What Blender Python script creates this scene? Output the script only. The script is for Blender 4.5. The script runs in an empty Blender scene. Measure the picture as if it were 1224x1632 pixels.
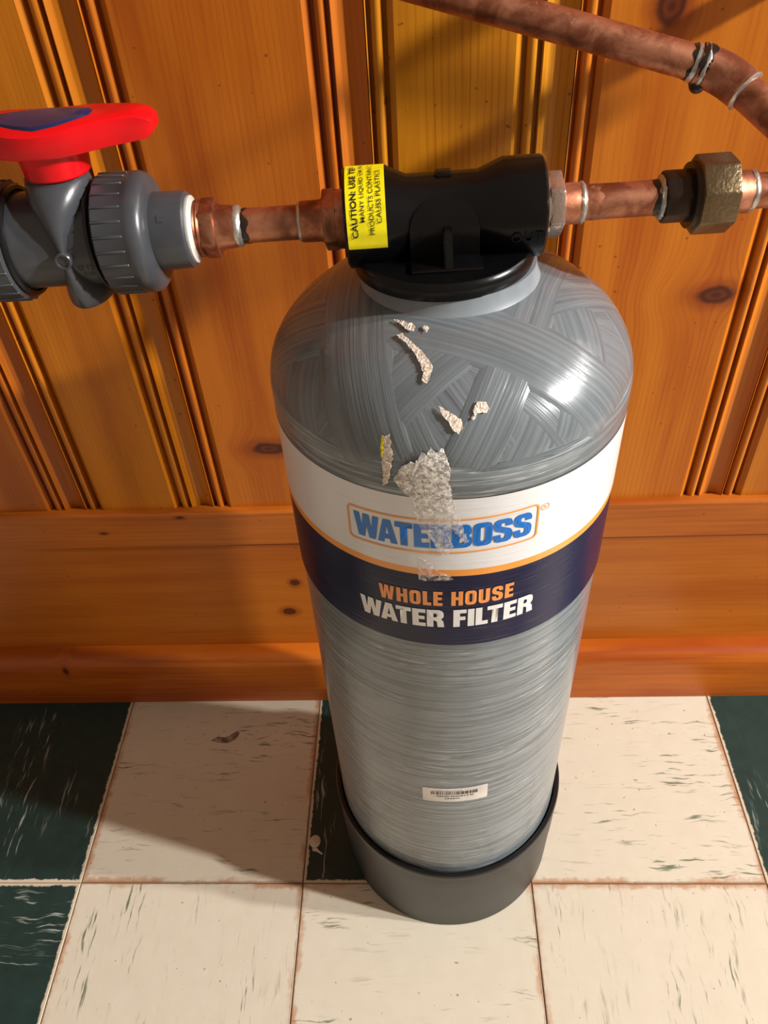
import bpy, bmesh, math, random
from mathutils import Vector, Matrix

# ------------------------------------------------------------------ camera, light, exposure
sc = bpy.context.scene
COL = sc.collection
W, H, F = 1224, 1632, 1268.55
cam_d = bpy.data.cameras.new('camera')
cam = bpy.data.objects.new('camera', cam_d); COL.objects.link(cam)
cam_d.sensor_fit = 'VERTICAL'; cam_d.sensor_height = 32.0; cam_d.lens = F / H * 32.0
cam_d.clip_start = 0.01
cam.location = (0.3594, -0.3252, 0.8177)
cam.rotation_euler = (0.8152, 0.0512, 0.0216)
sc.camera = cam

wld = bpy.data.worlds.new('room_light'); sc.world = wld; wld.use_nodes = True
bg = wld.node_tree.nodes['Background']
bg.inputs[0].default_value = (1.0, 0.79, 0.61, 1); bg.inputs[1].default_value = 0.30

# two lamps of the room on its right-hand side: the tank throws two separate shadow edges on the floor
def lamp(name, az, el, dist, power, size, color):
    a, e = math.radians(az), math.radians(el)
    d = Vector((math.cos(e) * math.cos(a), -math.cos(e) * math.sin(a), math.sin(e)))
    l = bpy.data.lights.new(name, 'AREA'); l.shape = 'DISK'; l.size = size
    l.energy = power; l.color = color
    o = bpy.data.objects.new(name, l); COL.objects.link(o)
    o.location = Vector((0.375, 0.063, 0.40)) + d * dist
    o.rotation_euler = d.to_track_quat('Z', 'Y').to_euler()
lamp('lamp_right_offscreen', 8.5, 29, 4.0, 116, 0.16, (1.0, 0.98, 0.95))
lamp('lamp_right_front_offscreen', 17.0, 29, 4.0, 184, 0.16, (1.0, 0.98, 0.95))

vs = sc.view_settings
vs.view_transform = 'Standard'; vs.look = 'None'; vs.gamma = 1.0; vs.use_curve_mapping = False
vs.exposure = 0.0

# ------------------------------------------------------------------ helpers
PI = math.pi
def lin(r, g, b):
    f = lambda c: (c / 255 / 12.92) if c / 255 <= .04045 else ((c / 255 + .055) / 1.055) ** 2.4
    return (f(r), f(g), f(b), 1)

class G:
    """small node-graph writer"""
    def __init__(s, name):
        s.m = bpy.data.materials.new(name); s.m.use_nodes = True
        s.t = s.m.node_tree; s.b = s.t.nodes['Principled BSDF']
    def n(s, typ, ins=None, **kw):
        x = s.t.nodes.new('ShaderNode' + typ)
        for k, v in kw.items(): setattr(x, k, v)
        for k, v in (ins or {}).items(): s.put(x.inputs[k], v)
        return x
    def put(s, sock, v):
        if isinstance(v, bpy.types.NodeSocket): s.t.links.new(v, sock)
        else:
            if hasattr(sock.default_value, '__len__') and not hasattr(v, '__len__'): v = [v] * len(sock.default_value)
            if hasattr(sock.default_value, '__len__') and len(sock.default_value) == 3: v = tuple(v)[:3]
            sock.default_value = v
    def ma(s, op, a, b=0.0, c=0.0):
        x = s.n('Math', {0: a, 1: b, 2: c}, operation=op); return x.outputs[0]
    def add(s, a, b): return s.ma('ADD', a, b)
    def sub(s, a, b): return s.ma('SUBTRACT', a, b)
    def mul(s, a, b): return s.ma('MULTIPLY', a, b)
    def step(s, v, lo, hi, a=0.0, b=1.0):
        x = s.n('MapRange', {0: v, 1: lo, 2: hi, 3: a, 4: b}); x.interpolation_type = 'SMOOTHSTEP'; return x.outputs[0]
    def xyz(s, x, y, z): return s.n('CombineXYZ', {0: x, 1: y, 2: z}).outputs[0]
    def sep(s, v):
        x = s.n('SeparateXYZ', {0: v}); return x.outputs[0], x.outputs[1], x.outputs[2]
    def noise(s, vec, scale=1.0, detail=2.0, rough=.5, dist=0.0):
        x = s.n('TexNoise', {'Vector': vec, 'Scale': scale, 'Detail': detail, 'Roughness': rough, 'Distortion': dist}); return x.outputs[0]
    def mix(s, f, a, b, mode='MIX'):
        x = s.n('Mix', data_type='RGBA', blend_type=mode)
        s.put(x.inputs[0], f); s.put(x.inputs[6], a); s.put(x.inputs[7], b); return x.outputs[2]
    def pos(s): return s.n('NewGeometry').outputs['Position']
    def obj(s): return s.n('TexCoord').outputs['Object']
    def uv(s): return s.n('TexCoord').outputs['UV']
    def bump(s, h, strength=.3, dist=.001):
        x = s.n('Bump', {'Height': h, 'Strength': strength, 'Distance': dist}); s.put(s.b.inputs['Normal'], x.outputs[0]); return x
    def set(s, **kw):
        for k, v in kw.items(): s.put(s.b.inputs[k.replace('_', ' ')], v)
        return s.m

def tag(o, label=None, cat=None, group=None, kind=None):
    if label: o['label'] = label
    if cat: o['category'] = cat
    if group: o['group'] = group
    if kind: o['kind'] = kind
    return o

def empty(name, loc=(0, 0, 0), rot=(0, 0, 0)):
    o = bpy.data.objects.new(name, None); COL.objects.link(o)
    o.location = loc; o.rotation_euler = rot; o.empty_display_size = .02
    return o

def mk(name, verts, faces, mat, parent=None, angle=35, uvs=None, loc=None):
    me = bpy.data.meshes.new(name); me.from_pydata([tuple(v) for v in verts], [], faces); me.update()
    if uvs:
        ul = me.uv_layers.new(name='UVMap')
        for lp in me.loops: ul.data[lp.index].uv = uvs[lp.vertex_index]
    me.materials.append(mat)
    bm = bmesh.new(); bm.from_mesh(me); bmesh.ops.recalc_face_normals(bm, faces=bm.faces); bm.to_mesh(me); bm.free()
    if angle is not None:
        me.shade_smooth(); me.set_sharp_from_angle(angle=math.radians(angle))
    o = bpy.data.objects.new(name, me); COL.objects.link(o)
    if parent: o.parent = parent
    if loc: o.location = loc
    return o

def from_bm(name, bm, mat, parent=None, angle=35):
    me = bpy.data.meshes.new(name); bmesh.ops.recalc_face_normals(bm, faces=bm.faces); bm.to_mesh(me); bm.free()
    me.materials.append(mat)
    if angle is not None:
        me.shade_smooth(); me.set_sharp_from_angle(angle=math.radians(angle))
    o = bpy.data.objects.new(name, me); COL.objects.link(o)
    if parent: o.parent = parent
    return o

def lathe(name, prof, mat, parent=None, seg=64, axis='Z', angle=35, center=(0, 0, 0), rad_fn=None, closed=False):
    """prof: (position along axis, radius); axis X or Z. closed: profile is a loop (ring)."""
    vs_, fs = [], []
    n = len(prof)
    for (h, r) in prof:
        for k in range(seg):
            a = 2 * PI * k / seg; rr = r if rad_fn is None else rad_fn(h, r, a)
            c, s_ = rr * math.cos(a), rr * math.sin(a)
            p = (h, c, s_) if axis == 'X' else (c, s_, h)
            vs_.append((p[0] + center[0], p[1] + center[1], p[2] + center[2]))
    m = n if closed else n - 1
    for i in range(m):
        j = (i + 1) % n
        for k in range(seg):
            q = (k + 1) % seg
            fs.append((i * seg + k, i * seg + q, j * seg + q, j * seg + k))
    if not closed:
        if prof[0][1] > 1e-6: fs.append(tuple(range(seg))[::-1])
        if prof[-1][1] > 1e-6: fs.append(tuple((n - 1) * seg + k for k in range(seg)))
    return mk(name, vs_, fs, mat, parent, angle)

def arc(cx, cr, rad, a0, a1, n=6):
    return [(cx + rad * math.cos(math.radians(a0 + (a1 - a0) * i / n)), cr + rad * math.sin(math.radians(a0 + (a1 - a0) * i / n))) for i in range(n + 1)]

def box(name, lo, hi, mat, parent=None, bev=.0, angle=35, segs=2):
    bm = bmesh.new(); bmesh.ops.create_cube(bm, size=1)
    for v in bm.verts: v.co = Vector([(lo[i] + hi[i]) / 2 + v.co[i] * (hi[i] - lo[i]) for i in range(3)])
    if bev: bmesh.ops.bevel(bm, geom=bm.edges[:], offset=bev, segments=segs, affect='EDGES', profile=.5)
    return from_bm(name, bm, mat, parent, angle)

def prism(name, poly, z0, z1, mat, parent=None, bev=0, plane='XY', angle=35):
    """polygon extruded; plane XY -> along z, XZ -> along y"""
    bm = bmesh.new()
    f = (lambda a, b, c: (a, b, c)) if plane == 'XY' else (lambda a, b, c: (a, c, b))
    lo = [bm.verts.new(f(a, b, z0)) for a, b in poly]; hi = [bm.verts.new(f(a, b, z1)) for a, b in poly]
    bm.faces.new(lo[::-1]); bm.faces.new(hi)
    for i in range(len(poly)):
        j = (i + 1) % len(poly); bm.faces.new((lo[i], lo[j], hi[j], hi[i]))
    if bev: bmesh.ops.bevel(bm, geom=bm.edges[:], offset=bev, segments=3, affect='EDGES', profile=.5, clamp_overlap=True)
    return from_bm(name, bm, mat, parent, angle)

def tube(name, pts, r, mat, parent=None, seg=32, angle=60, noise=0.0, seed=0):
    rnd = random.Random(seed)
    pts = [Vector(p) for p in pts]; vs_, fs = [], []
    prev = None
    for i, p in enumerate(pts):
        t = (pts[min(i + 1, len(pts) - 1)] - pts[max(i - 1, 0)]).normalized()
        if prev is None:
            u = t.orthogonal().normalized()
        else:
            u = (prev - t * prev.dot(t)).normalized()
        prev = u; w = t.cross(u)
        rr = r[i] if isinstance(r, (list, tuple)) else r
        for k in range(seg):
            a = 2 * PI * k / seg; q = rr * (1 + rnd.uniform(-noise, noise))
            vs_.append(p + u * q * math.cos(a) + w * q * math.sin(a))
    n = len(pts)
    for i in range(n - 1):
        for k in range(seg):
            q = (k + 1) % seg; fs.append((i * seg + k, i * seg + q, (i + 1) * seg + q, (i + 1) * seg + k))
    fs.append(tuple(range(seg))[::-1]); fs.append(tuple((n - 1) * seg + k for k in range(seg)))
    return mk(name, vs_, fs, mat, parent, angle)

def jag_ring(name, p0, p1, r, mat, parent, amp=.0012, seed=0, seg=56):
    """thin sleeve between p0 and p1 with ragged ends"""
    rd = random.Random(seed); p0, p1 = Vector(p0), Vector(p1); t = (p1 - p0).normalized(); u = t.orthogonal().normalized(); w = t.cross(u); v = []; f = []
    sm = lambda q: [(q[k - 2] + 2 * q[k - 1] + 2 * q[k] + 2 * q[(k + 1) % seg] + q[(k + 2) % seg]) / 4.5 for k in range(seg)]
    ja = sm([rd.uniform(-1, 1) * amp for _ in range(seg)]); jb = sm([rd.uniform(-1, 1) * amp for _ in range(seg)])
    for i in range(5):
        q = i / 4
        for k in range(seg):
            a = 2 * PI * k / seg; rr = r * (1 + rd.uniform(-.008, .02)) if i in (1, 2, 3) else r * .985
            v.append(p0.lerp(p1, q) + t * (ja[k] * (1 - q) + jb[k] * q) + (u * math.cos(a) + w * math.sin(a)) * rr)
    for i in range(4):
        for k in range(seg):
            j = (k + 1) % seg; f.append((i * seg + k, i * seg + j, (i + 1) * seg + j, (i + 1) * seg + k))
    return mk(name, v, f, mat, parent, 60)

def ngon_bar(name, s0, s1, r, sides, mat, parent, rot=0.0, bev=.0012):
    """hex / octagon nut along X"""
    bm = bmesh.new(); a = []; b = []
    for k in range(sides):
        t = 2 * PI * k / sides + rot
        a.append(bm.verts.new((s0, r * math.cos(t), r * math.sin(t)))); b.append(bm.verts.new((s1, r * math.cos(t), r * math.sin(t))))
    bm.faces.new(a[::-1]); bm.faces.new(b)
    for k in range(sides):
        j = (k + 1) % sides; bm.faces.new((a[k], a[j], b[j], b[k]))
    bmesh.ops.bevel(bm, geom=bm.edges[:], offset=bev, segments=2, affect='EDGES', profile=.5)
    return from_bm(name, bm, mat, parent, 30)

def text_bm(s, size, bold=0.0, xs=1.0, spacing=1.0, extrude=0.0, align='CENTER'):
    cu = bpy.data.curves.new('t', 'FONT'); cu.body = s; cu.size = size; cu.offset = bold; cu.align_x = align
    cu.space_character = spacing; cu.extrude = extrude; cu.resolution_u = 4; cu.align_y = 'BOTTOM_BASELINE'
    o = bpy.data.objects.new('t', cu); COL.objects.link(o)
    dg = bpy.context.evaluated_depsgraph_get(); dg.update()
    me = bpy.data.meshes.new_from_object(o.evaluated_get(dg))
    bm = bmesh.new(); bm.from_mesh(me); bpy.data.objects.remove(o); bpy.data.meshes.remove(me); bpy.data.curves.remove(cu)
    for v in bm.verts: v.co.x *= xs
    return bm

def fit_text(s, w, h, bold=.0, spacing=1.0, extrude=0.0):
    """text scaled to be exactly w wide and h high (cap height), centred at 0, baseline 0"""
    bm = text_bm(s, 1.0, bold, 1.0, spacing, extrude)
    xs = [v.co.x for v in bm.verts]; ys = [v.co.y for v in bm.verts]
    x0, x1, y0, y1 = min(xs), max(xs), min(ys), max(ys)
    for v in bm.verts:
        v.co.x = (v.co.x - (x0 + x1) / 2) * w / (x1 - x0); v.co.y = (v.co.y - y0) * h / (y1 - y0)
    return bm

def heavy(word, w, h, gap=.10, sp=.30, lean=0.0):
    """heavy condensed capitals drawn as outlines; unit cell 1 high"""
    c = .13; t = .27
    ov = lambda x0, y0, x1, y1, c: [(x0 + c, y0), (x1 - c, y0), (x1 - c * .3, y0 + c * .3), (x1, y0 + c), (x1, y1 - c), (x1 - c * .3, y1 - c * .3), (x1 - c, y1), (x0 + c, y1), (x0 + c * .3, y1 - c * .3), (x0, y1 - c), (x0, y0 + c), (x0 + c * .3, y0 + c * .3)]
    k = .72
    Gl = {
     'O': (k, [ov(0, 0, k, 1, .2), ov(t, .2, k - t, .8, .07)]),
     'W': (1.08, [[(0, 1), (.17, 0), (.45, 0), (.54, .52), (.63, 0), (.91, 0), (1.08, 1), (.82, 1), (.75, .42), (.67, 1), (.41, 1), (.33, .42), (.26, 1)]]),
     'A': (.80, [[(0, 0), (.25, 1), (.55, 1), (.80, 0), (.53, 0), (.50, .17), (.30, .17), (.27, 0)], [(.335, .36), (.465, .36), (.40, .74)]]),
     'T': (.68, [[(.20, 0), (.48, 0), (.48, .78), (.68, .78), (.68, 1), (0, 1), (0, .78), (.20, .78)]]),
     'E': (.58, [[(0, 0), (.58, 0), (.58, .21), (.28, .21), (.28, .41), (.54, .41), (.54, .61), (.28, .61), (.28, .79), (.58, .79), (.58, 1), (0, 1)]]),
     'F': (.56, [[(0, 0), (.28, 0), (.28, .39), (.52, .39), (.52, .60), (.28, .60), (.28, .79), (.56, .79), (.56, 1), (0, 1)]]),
     'L': (.54, [[(0, 0), (.54, 0), (.54, .22), (.28, .22), (.28, 1), (0, 1)]]),
     'I': (.28, [[(0, 0), (.28, 0), (.28, 1), (0, 1)]]),
     'H': (.74, [[(0, 0), (.28, 0), (.28, .40), (.46, .40), (.46, 0), (.74, 0), (.74, 1), (.46, 1), (.46, .61), (.28, .61), (.28, 1), (0, 1)]]),
     'U': (k, [[(0, 1), (0, .2), (.06, .06), (.2, 0), (.52, 0), (.66, .06), (.72, .2), (.72, 1), (.45, 1), (.45, .27), (.40, .2), (.32, .2), (.27, .27), (.27, 1)]]),
     'R': (.74, [[(0, 0), (.28, 0), (.28, .38), (.36, .38), (.44, .30), (.46, 0), (.75, 0), (.71, .34), (.62, .46), (.72, .60), (.72, .82), (.66, .94), (.54, 1), (0, 1)], [(.28, .58), (.38, .58), (.44, .63), (.44, .74), (.38, .80), (.28, .80)]]),
     'B': (.74, [[(0, 0), (.54, 0), (.68, .06), (.74, .18), (.74, .38), (.63, .51), (.72, .62), (.72, .82), (.66, .94), (.54, 1), (0, 1)], [(.28, .60), (.39, .60), (.44, .65), (.44, .75), (.39, .80), (.28, .80)], [(.28, .20), (.40, .20), (.46, .26), (.46, .36), (.40, .42), (.28, .42)]]),
     'S': (.72, [[(0, .34), (0, .2), (.06, .06), (.2, 0), (.52, 0), (.66, .06), (.72, .2), (.72, .40), (.64, .53), (.30, .68), (.27, .72), (.27, .77), (.31, .82), (.41, .82), (.45, .77), (.45, .68), (.71, .68), (.71, .82), (.65, .94), (.51, 1), (.20, 1), (.06, .94), (0, .80), (0, .64), (.08, .51), (.42, .37), (.45, .33), (.45, .24), (.41, .18), (.31, .18), (.27, .24), (.27, .34)]]),
    }
    cu = bpy.data.curves.new('g', 'CURVE'); cu.dimensions = '2D'; cu.fill_mode = 'BOTH'; x = 0; prev = ''
    for ch in word:
        if ch == ' ': x += sp; prev = ''; continue
        wd, polys = Gl[ch]
        x -= {'WA': .13, 'AT': .13, 'LT': .10}.get(prev + ch, 0); prev = ch
        for p in polys:
            s_ = cu.splines.new('POLY'); s_.points.add(len(p) - 1); s_.use_cyclic_u = True
            for i, (a, b) in enumerate(p): s_.points[i].co = (x + a, b, 0, 1)
        x += wd + gap
    x -= gap
    o = bpy.data.objects.new('g', cu); COL.objects.link(o)
    dg = bpy.context.evaluated_depsgraph_get(); dg.update(); me = bpy.data.meshes.new_from_object(o.evaluated_get(dg))
    bm = bmesh.new(); bm.from_mesh(me); bpy.data.objects.remove(o); bpy.data.meshes.remove(me); bpy.data.curves.remove(cu)
    for v in bm.verts: v.co = Vector(((v.co.x / x - .5) * w + lean * v.co.y * h, v.co.y * h, 0))
    return bm

def slice_bm(bm, axis, stepw):
    co = [v.co[axis] for v in bm.verts]; a = math.ceil(min(co) / stepw) * stepw
    n = [0, 0, 0]; n[axis] = 1
    while a < max(co):
        p = [0, 0, 0]; p[axis] = a
        bmesh.ops.bisect_plane(bm, geom=bm.verts[:] + bm.edges[:] + bm.faces[:], plane_co=p, plane_no=n, dist=1e-7)
        a += stepw

# ------------------------------------------------------------------ materials
def wood(name, light, dark, along='Z', knots=(), lines=.25, freq=260.0, seed=0.0, rough=.36, spec=.35):
    g = G(name); x, y, z = g.sep(g.pos())
    light, dark = [(q[0] * .86, q[1] * .93, q[2] * .75, 1) for q in (light, dark)]
    al, ac = (z, x) if along == 'Z' else (x, z)
    gr = ac; core = None; halo = None
    for (ka, kl, ra, rl) in knots:              # across, along, radii
        dx = g.sub(ac, ka); dl = g.sub(al, kl)
        wob = g.mul(g.sub(g.noise(g.xyz(ac, al, seed + 3), 90, 2), .5), .55)
        d = g.add(g.ma('SQRT', g.add(g.ma('POWER', g.ma('ABSOLUTE', g.mul(dx, 1 / ra)), 2.0), g.ma('POWER', g.ma('ABSOLUTE', g.mul(dl, 1 / rl)), 2.0))), wob)
        e = g.ma('EXPONENT', g.mul(g.mul(d, d), -.16))
        gr = g.sub(gr, g.mul(g.mul(dx, e), .8))
        c = g.step(d, 1.05, .7); hl = g.step(d, 2.1, .85)
        ring = g.add(.88, g.mul(g.ma('SINE', g.mul(d, 13)), .12)); c = g.mul(c, ring)
        core = c if core is None else g.ma('MAXIMUM', core, c)
        halo = hl if halo is None else g.ma('MAXIMUM', halo, hl)
    warp = g.noise(g.xyz(g.mul(gr, 14), g.mul(al, 2.2), seed), 1, 3)
    ph = g.add(g.mul(gr, freq * 2 * PI), g.mul(warp, 26))
    ln = g.ma('POWER', g.add(.5, g.mul(g.ma('SINE', ph), .5)), 5.0)
    lm = g.step(g.noise(g.xyz(g.mul(gr, 60), g.mul(al, 5), seed + 7), 1, 2), .3, .62)
    ln = g.mul(g.mul(ln, lm), lines)
    big = g.noise(g.xyz(g.mul(gr, 30), g.mul(al, 2.5), seed + 1.7), 1, 4, .6)
    fine = g.noise(g.xyz(g.mul(gr, 900), g.mul(al, 28), seed), 1, 2)
    f = g.add(g.step(big, .3, .75), g.mul(g.sub(fine, .5), .35)); f = g.ma('MINIMUM', g.ma('MAXIMUM', g.add(f, ln), 0), 1)
    col = g.mix(f, light, dark)
    sp = g.step(g.noise(g.xyz(ac, al, seed + 11), 240, 0), .83, .86)      # small specks
    col = g.mix(g.mul(sp, .6), col, lin(95, 38, 8))
    if core is not None:
        col = g.mix(g.mul(halo, .55), col, lin(120, 42, 8)); col = g.mix(g.mul(core, .9), col, lin(58, 17, 10))
    h = g.add(g.mul(fine, .4), g.mul(g.noise(g.xyz(ac, al, seed), 22, 2), 1.2))
    g.bump(h, .22, .0006)
    g.set(Base_Color=col, Roughness=g.add(rough, g.mul(g.sub(fine, .5), .12)))
    g.b.inputs['Specular IOR Level'].default_value = spec
    return g.m

def tile_mat(name, dark, along):
    g = G(name); x, y, z = g.sep(g.obj()); loc = g.n('ObjectInfo').outputs['Location']
    lx, ly, lz = g.sep(loc); sd = g.add(g.mul(lx, 13.7), g.mul(ly, 29.3))
    a, c = (x, y) if along == 'X' else (y, x)
    wig = g.mul(g.sub(g.noise(g.xyz(g.mul(a, 30), g.mul(c, 20), sd), 1, 2), .5), .012)
    c2 = g.add(c, wig)
    s1 = g.noise(g.xyz(g.mul(a, 26), g.mul(c2, 300), sd), 1, 3, .6)
    msk = g.noise(g.xyz(g.mul(a, 22), g.mul(c, 60), g.add(sd, 4)), 1, 2)
    clump = g.noise(g.xyz(g.mul(a, 7), g.mul(c, 20), g.add(sd, 9)), 1, 1)
    e = g.sub(.1143, g.ma('MAXIMUM', g.ma('ABSOLUTE', x), g.ma('ABSOLUTE', y)))
    en = g.noise(g.xyz(x, y, sd), 130, 3, .6); en2 = g.noise(g.xyz(x, y, g.add(sd, 2)), 22, 2)
    mott = g.noise(g.xyz(x, y, sd), 55, 4, .6)
    if dark:
        st = g.mul(g.step(s1, .57, .69), g.step(clump, .43, .60))
        col = g.mix(mott, lin(24, 40, 38), lin(38, 64, 58))
        col = g.mix(g.mul(st, .75), col, lin(178, 182, 170))
        chip = g.step(g.sub(e, g.mul(en, .0062)), .0008, -.0008)
        col = g.mix(chip, col, lin(205, 190, 165))
    else:
        st = g.mul(g.step(s1, .56, .66), g.step(g.add(g.mul(msk, .35), g.mul(clump, .65)), .50, .61))
        fs_ = g.mul(g.step(s1, .54, .68), g.step(msk, .45, .7))
        col = g.mix(mott, lin(206, 195, 174), lin(217, 207, 187))
        col = g.mix(g.mul(fs_, .42), col, lin(140, 122, 98))
        col = g.mix(g.mul(st, .85), col, g.mix(mott, lin(62, 74, 52), lin(96, 118, 88)))
        sp = g.step(g.noise(g.xyz(x, y, g.add(sd, 5)), 300, 0), .83, .87)
        col = g.mix(g.mul(sp, .6), col, lin(95, 75, 55))
        stain = g.mul(g.step(g.sub(e, g.mul(en, .012)), .001, -.0035), g.step(en2, .38, .62))
        col = g.mix(g.mul(stain, .6), col, lin(176, 106, 44))
        dirt = g.step(g.sub(e, g.mul(en, .0035)), .0006, -.0006)
        col = g.mix(g.mul(dirt, .55), col, lin(140, 96, 60))
    g.bump(g.add(mott, g.mul(s1, .6)), .15, .0006)
    g.set(Base_Color=col, Roughness=.42 if dark else .48)
    g.b.inputs['Specular IOR Level'].default_value = .4
    return g.m

def plain(name, col, rough=.4, metal=0.0, spec=.5, bump=0, scale=400, coat=0.0):
    g = G(name); nz = g.noise(g.obj(), scale, 3)
    c2 = tuple(c * .78 for c in col[:3]) + (1,)
    g.set(Base_Color=g.mix(g.step(g.noise(g.obj(), scale * .12, 3), .35, .7), col, c2), Roughness=g.add(rough, g.mul(g.sub(nz, .5), .08)), Metallic=metal)
    g.b.inputs['Specular IOR Level'].default_value = spec
    g.b.inputs['Coat Weight'].default_value = coat
    if bump: g.bump(nz, bump, .0004)
    return g.m

def copper(name, seed=0, dirt=.5, shine=.34):
    g = G(name); v = g.n('VectorMath', {0: g.pos(), 1: (seed, seed * 1.7, 0)}, operation='ADD').outputs[0]
    a = g.noise(v, 60, 4, .65, .6); b = g.noise(v, 170, 3, .6); c = g.noise(v, 26, 3, .5, .8)
    col = g.mix(g.step(a, .36, .66), lin(205, 140, 108), lin(146, 86, 62))
    col = g.mix(g.mul(g.step(c, .52, .68), dirt), col, lin(96, 60, 42))
    col = g.mix(g.mul(g.step(b, .66, .74), dirt), col, lin(214, 176, 150))
    g.bump(g.add(b, a), .25, .0004)
    g.set(Base_Color=col, Metallic=.9, Roughness=g.add(shine, g.mul(a, .18)))
    return g.m

def resin(name, kind):
    """glassy resin over grey filament winding; UV in metres, u along the fibre"""
    g = G(name); u, v, _ = g.sep(g.uv())
    rnd = g.mul(g.n('ObjectInfo').outputs['Random'], 37.0)
    ku, kv = (9, 330) if kind == 'hoop' else (8, 480)
    wv = g.add(v, g.mul(g.sub(g.noise(g.xyz(g.mul(u, 12), g.mul(v, 40), rnd), 1, 2), .5), .0009 if kind == 'hoop' else .0016))
    s1 = g.noise(g.xyz(g.mul(u, ku), g.mul(wv, kv), rnd), 1, 3, .55)
    s2 = g.noise(g.xyz(g.mul(u, 30), g.mul(wv, 1700), g.add(rnd, 5)), 1, 2)
    pat = g.noise(g.xyz(g.mul(u, 22), g.mul(v, 22), g.add(rnd, 8)), 1, 3)
    col = g.mix(g.step(s1, .30, .72), lin(98, 106, 110), lin(126, 134, 138)) if kind == 'hoop' else g.mix(g.step(s1, .30, .72), lin(98, 105, 109), lin(118, 125, 129))
    col = g.mix(g.mul(g.step(s2, .62, .76), .16), col, lin(176, 182, 184))
    col = g.mix(g.mul(g.step(s1, .34, .24), .5), col, lin(66, 72, 76))
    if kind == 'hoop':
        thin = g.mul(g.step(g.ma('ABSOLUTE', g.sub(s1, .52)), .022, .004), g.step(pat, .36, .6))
        col = g.mix(g.mul(thin, .55), col, lin(196, 200, 202))  # pale fibre lines, also painting bright reflection streaks into the colour
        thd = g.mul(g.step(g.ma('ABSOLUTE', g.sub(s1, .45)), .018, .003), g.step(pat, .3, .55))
        col = g.mix(g.mul(thd, .62), col, lin(58, 62, 66))  # dark gaps between fibres, doubling as painted dark streaks of the reflection
    amt = g.step(pat, .34, .62, .25, 1.0)
    h = g.mul(g.add(s1, g.mul(s2, .35)), amt)
    g.bump(h, .5, .0013 if kind == 'hoop' else .0009)
    g.set(Base_Color=col, Roughness=.27)
    g.b.inputs['Specular IOR Level'].default_value = .5
    g.b.inputs['Coat Weight'].default_value = .35; g.b.inputs['Coat Roughness'].default_value = .12
    return g.m

def printed(name, col, streak=.25, coat=.35):
    """flat print under the same wound resin (UV as in resin)"""
    g = G(name); u, v, _ = g.sep(g.uv())
    wv = g.add(v, g.mul(g.sub(g.noise(g.xyz(g.mul(u, 12), g.mul(v, 40), 2.0), 1, 2), .5), .002))
    s1 = g.noise(g.xyz(g.mul(u, 26), g.mul(wv, 560), 1.0), 1, 3, .55)
    pat = g.noise(g.xyz(g.mul(u, 20), g.mul(v, 20), 8.0), 1, 3)
    amt = g.step(pat, .38, .62, .2, 1.0)
    st = g.mul(g.mul(g.step(s1, .58, .70), amt), streak)
    g.set(Base_Color=g.mix(st, col, lin(150, 148, 150)), Roughness=.3)
    g.bump(g.mul(s1, amt), .4, .0007)
    g.b.inputs['Coat Weight'].default_value = coat; g.b.inputs['Coat Roughness'].default_value = .12
    return g.m

def film(name, opaque, col, low=None):
    g = G(name); n1 = g.noise(g.obj(), 420, 4, .7, .5); n2 = g.noise(g.obj(), 1100, 3, .6)
    g.set(Base_Color=g.mix(g.step(n1, .35, .65), col, tuple(min(1, c * 1.7) for c in col[:3]) + (1,)), Roughness=.3,
          Alpha=g.mul(g.step(g.add(n1, g.mul(g.sub(n2, .5), .4)), .36, .62, opaque, min(1, opaque + .45)), 1.0 if low is None else g.step(g.sep(g.obj())[2], .5360, .5560, low, 1.0)))
    g.bump(g.add(n1, g.mul(n2, .4)), .6, .0010)
    return g.m

M = {}
M['cream_x'] = tile_mat('cream_tile_x', False, 'X'); M['cream_y'] = tile_mat('cream_tile_y', False, 'Y')
M['green_x'] = tile_mat('green_tile_x', True, 'X'); M['green_y'] = tile_mat('green_tile_y', True, 'Y')
M['grout'] = plain('joint_dirt', lin(70, 44, 28), .8)
M['backing'] = plain('wall_backing', lin(60, 34, 16), .8)
M['copper'] = copper('copper', 0.3, .65); M['copper_dark'] = copper('copper_dark', 2.1, .9, .4); M['copper_clean'] = copper('copper_clean', 5.3, .25, .28)
M['solder'] = plain('solder', lin(205, 200, 192), .34, .85, bump=.5, scale=500)
M['flux'] = plain('burnt_flux', lin(38, 26, 20), .3, bump=.6, scale=300)
M['bronze'] = plain('cast_bronze', lin(128, 108, 80), .36, .85, bump=.9, scale=520)
M['bronze_dark'] = plain('oiled_bronze', lin(62, 48, 38), .35, .7, bump=.3, scale=300)
M['pvc'] = plain('grey_pvc', lin(66, 68, 72), .3, bump=.05, spec=.5)
M['rubber'] = plain('black_rubber', lin(18, 17, 18), .35)
M['red'] = plain('red_plastic', lin(226, 4, 18), .33, spec=.4)
M['navy_cap'] = plain('navy_cap', lin(26, 34, 78), .3)
M['ptfe'] = plain('thread_tape', lin(205, 201, 193), .5, bump=.6, scale=500)
M['foil'] = plain('clear_tape_hex', lin(205, 180, 165), .22, .75, bump=.9, scale=420)
M['black'] = plain('black_plastic', lin(11, 11, 12), .25, spec=.28, bump=.08, scale=700)
M['boot'] = plain('black_boot', lin(33, 33, 34), .42, bump=.2, scale=900, spec=.45)
M['neck'] = plain('grey_neck', lin(134, 141, 147), .42)
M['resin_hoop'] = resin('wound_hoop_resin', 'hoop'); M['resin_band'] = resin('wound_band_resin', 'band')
M['white_print'] = printed('white_print', lin(228, 226, 226), .18); M['navy_print'] = printed('navy_print', lin(14, 16, 54), .12, .05); M['navy_print'].node_tree.nodes['Principled BSDF'].inputs['Specular IOR Level'].default_value = .3
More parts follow.
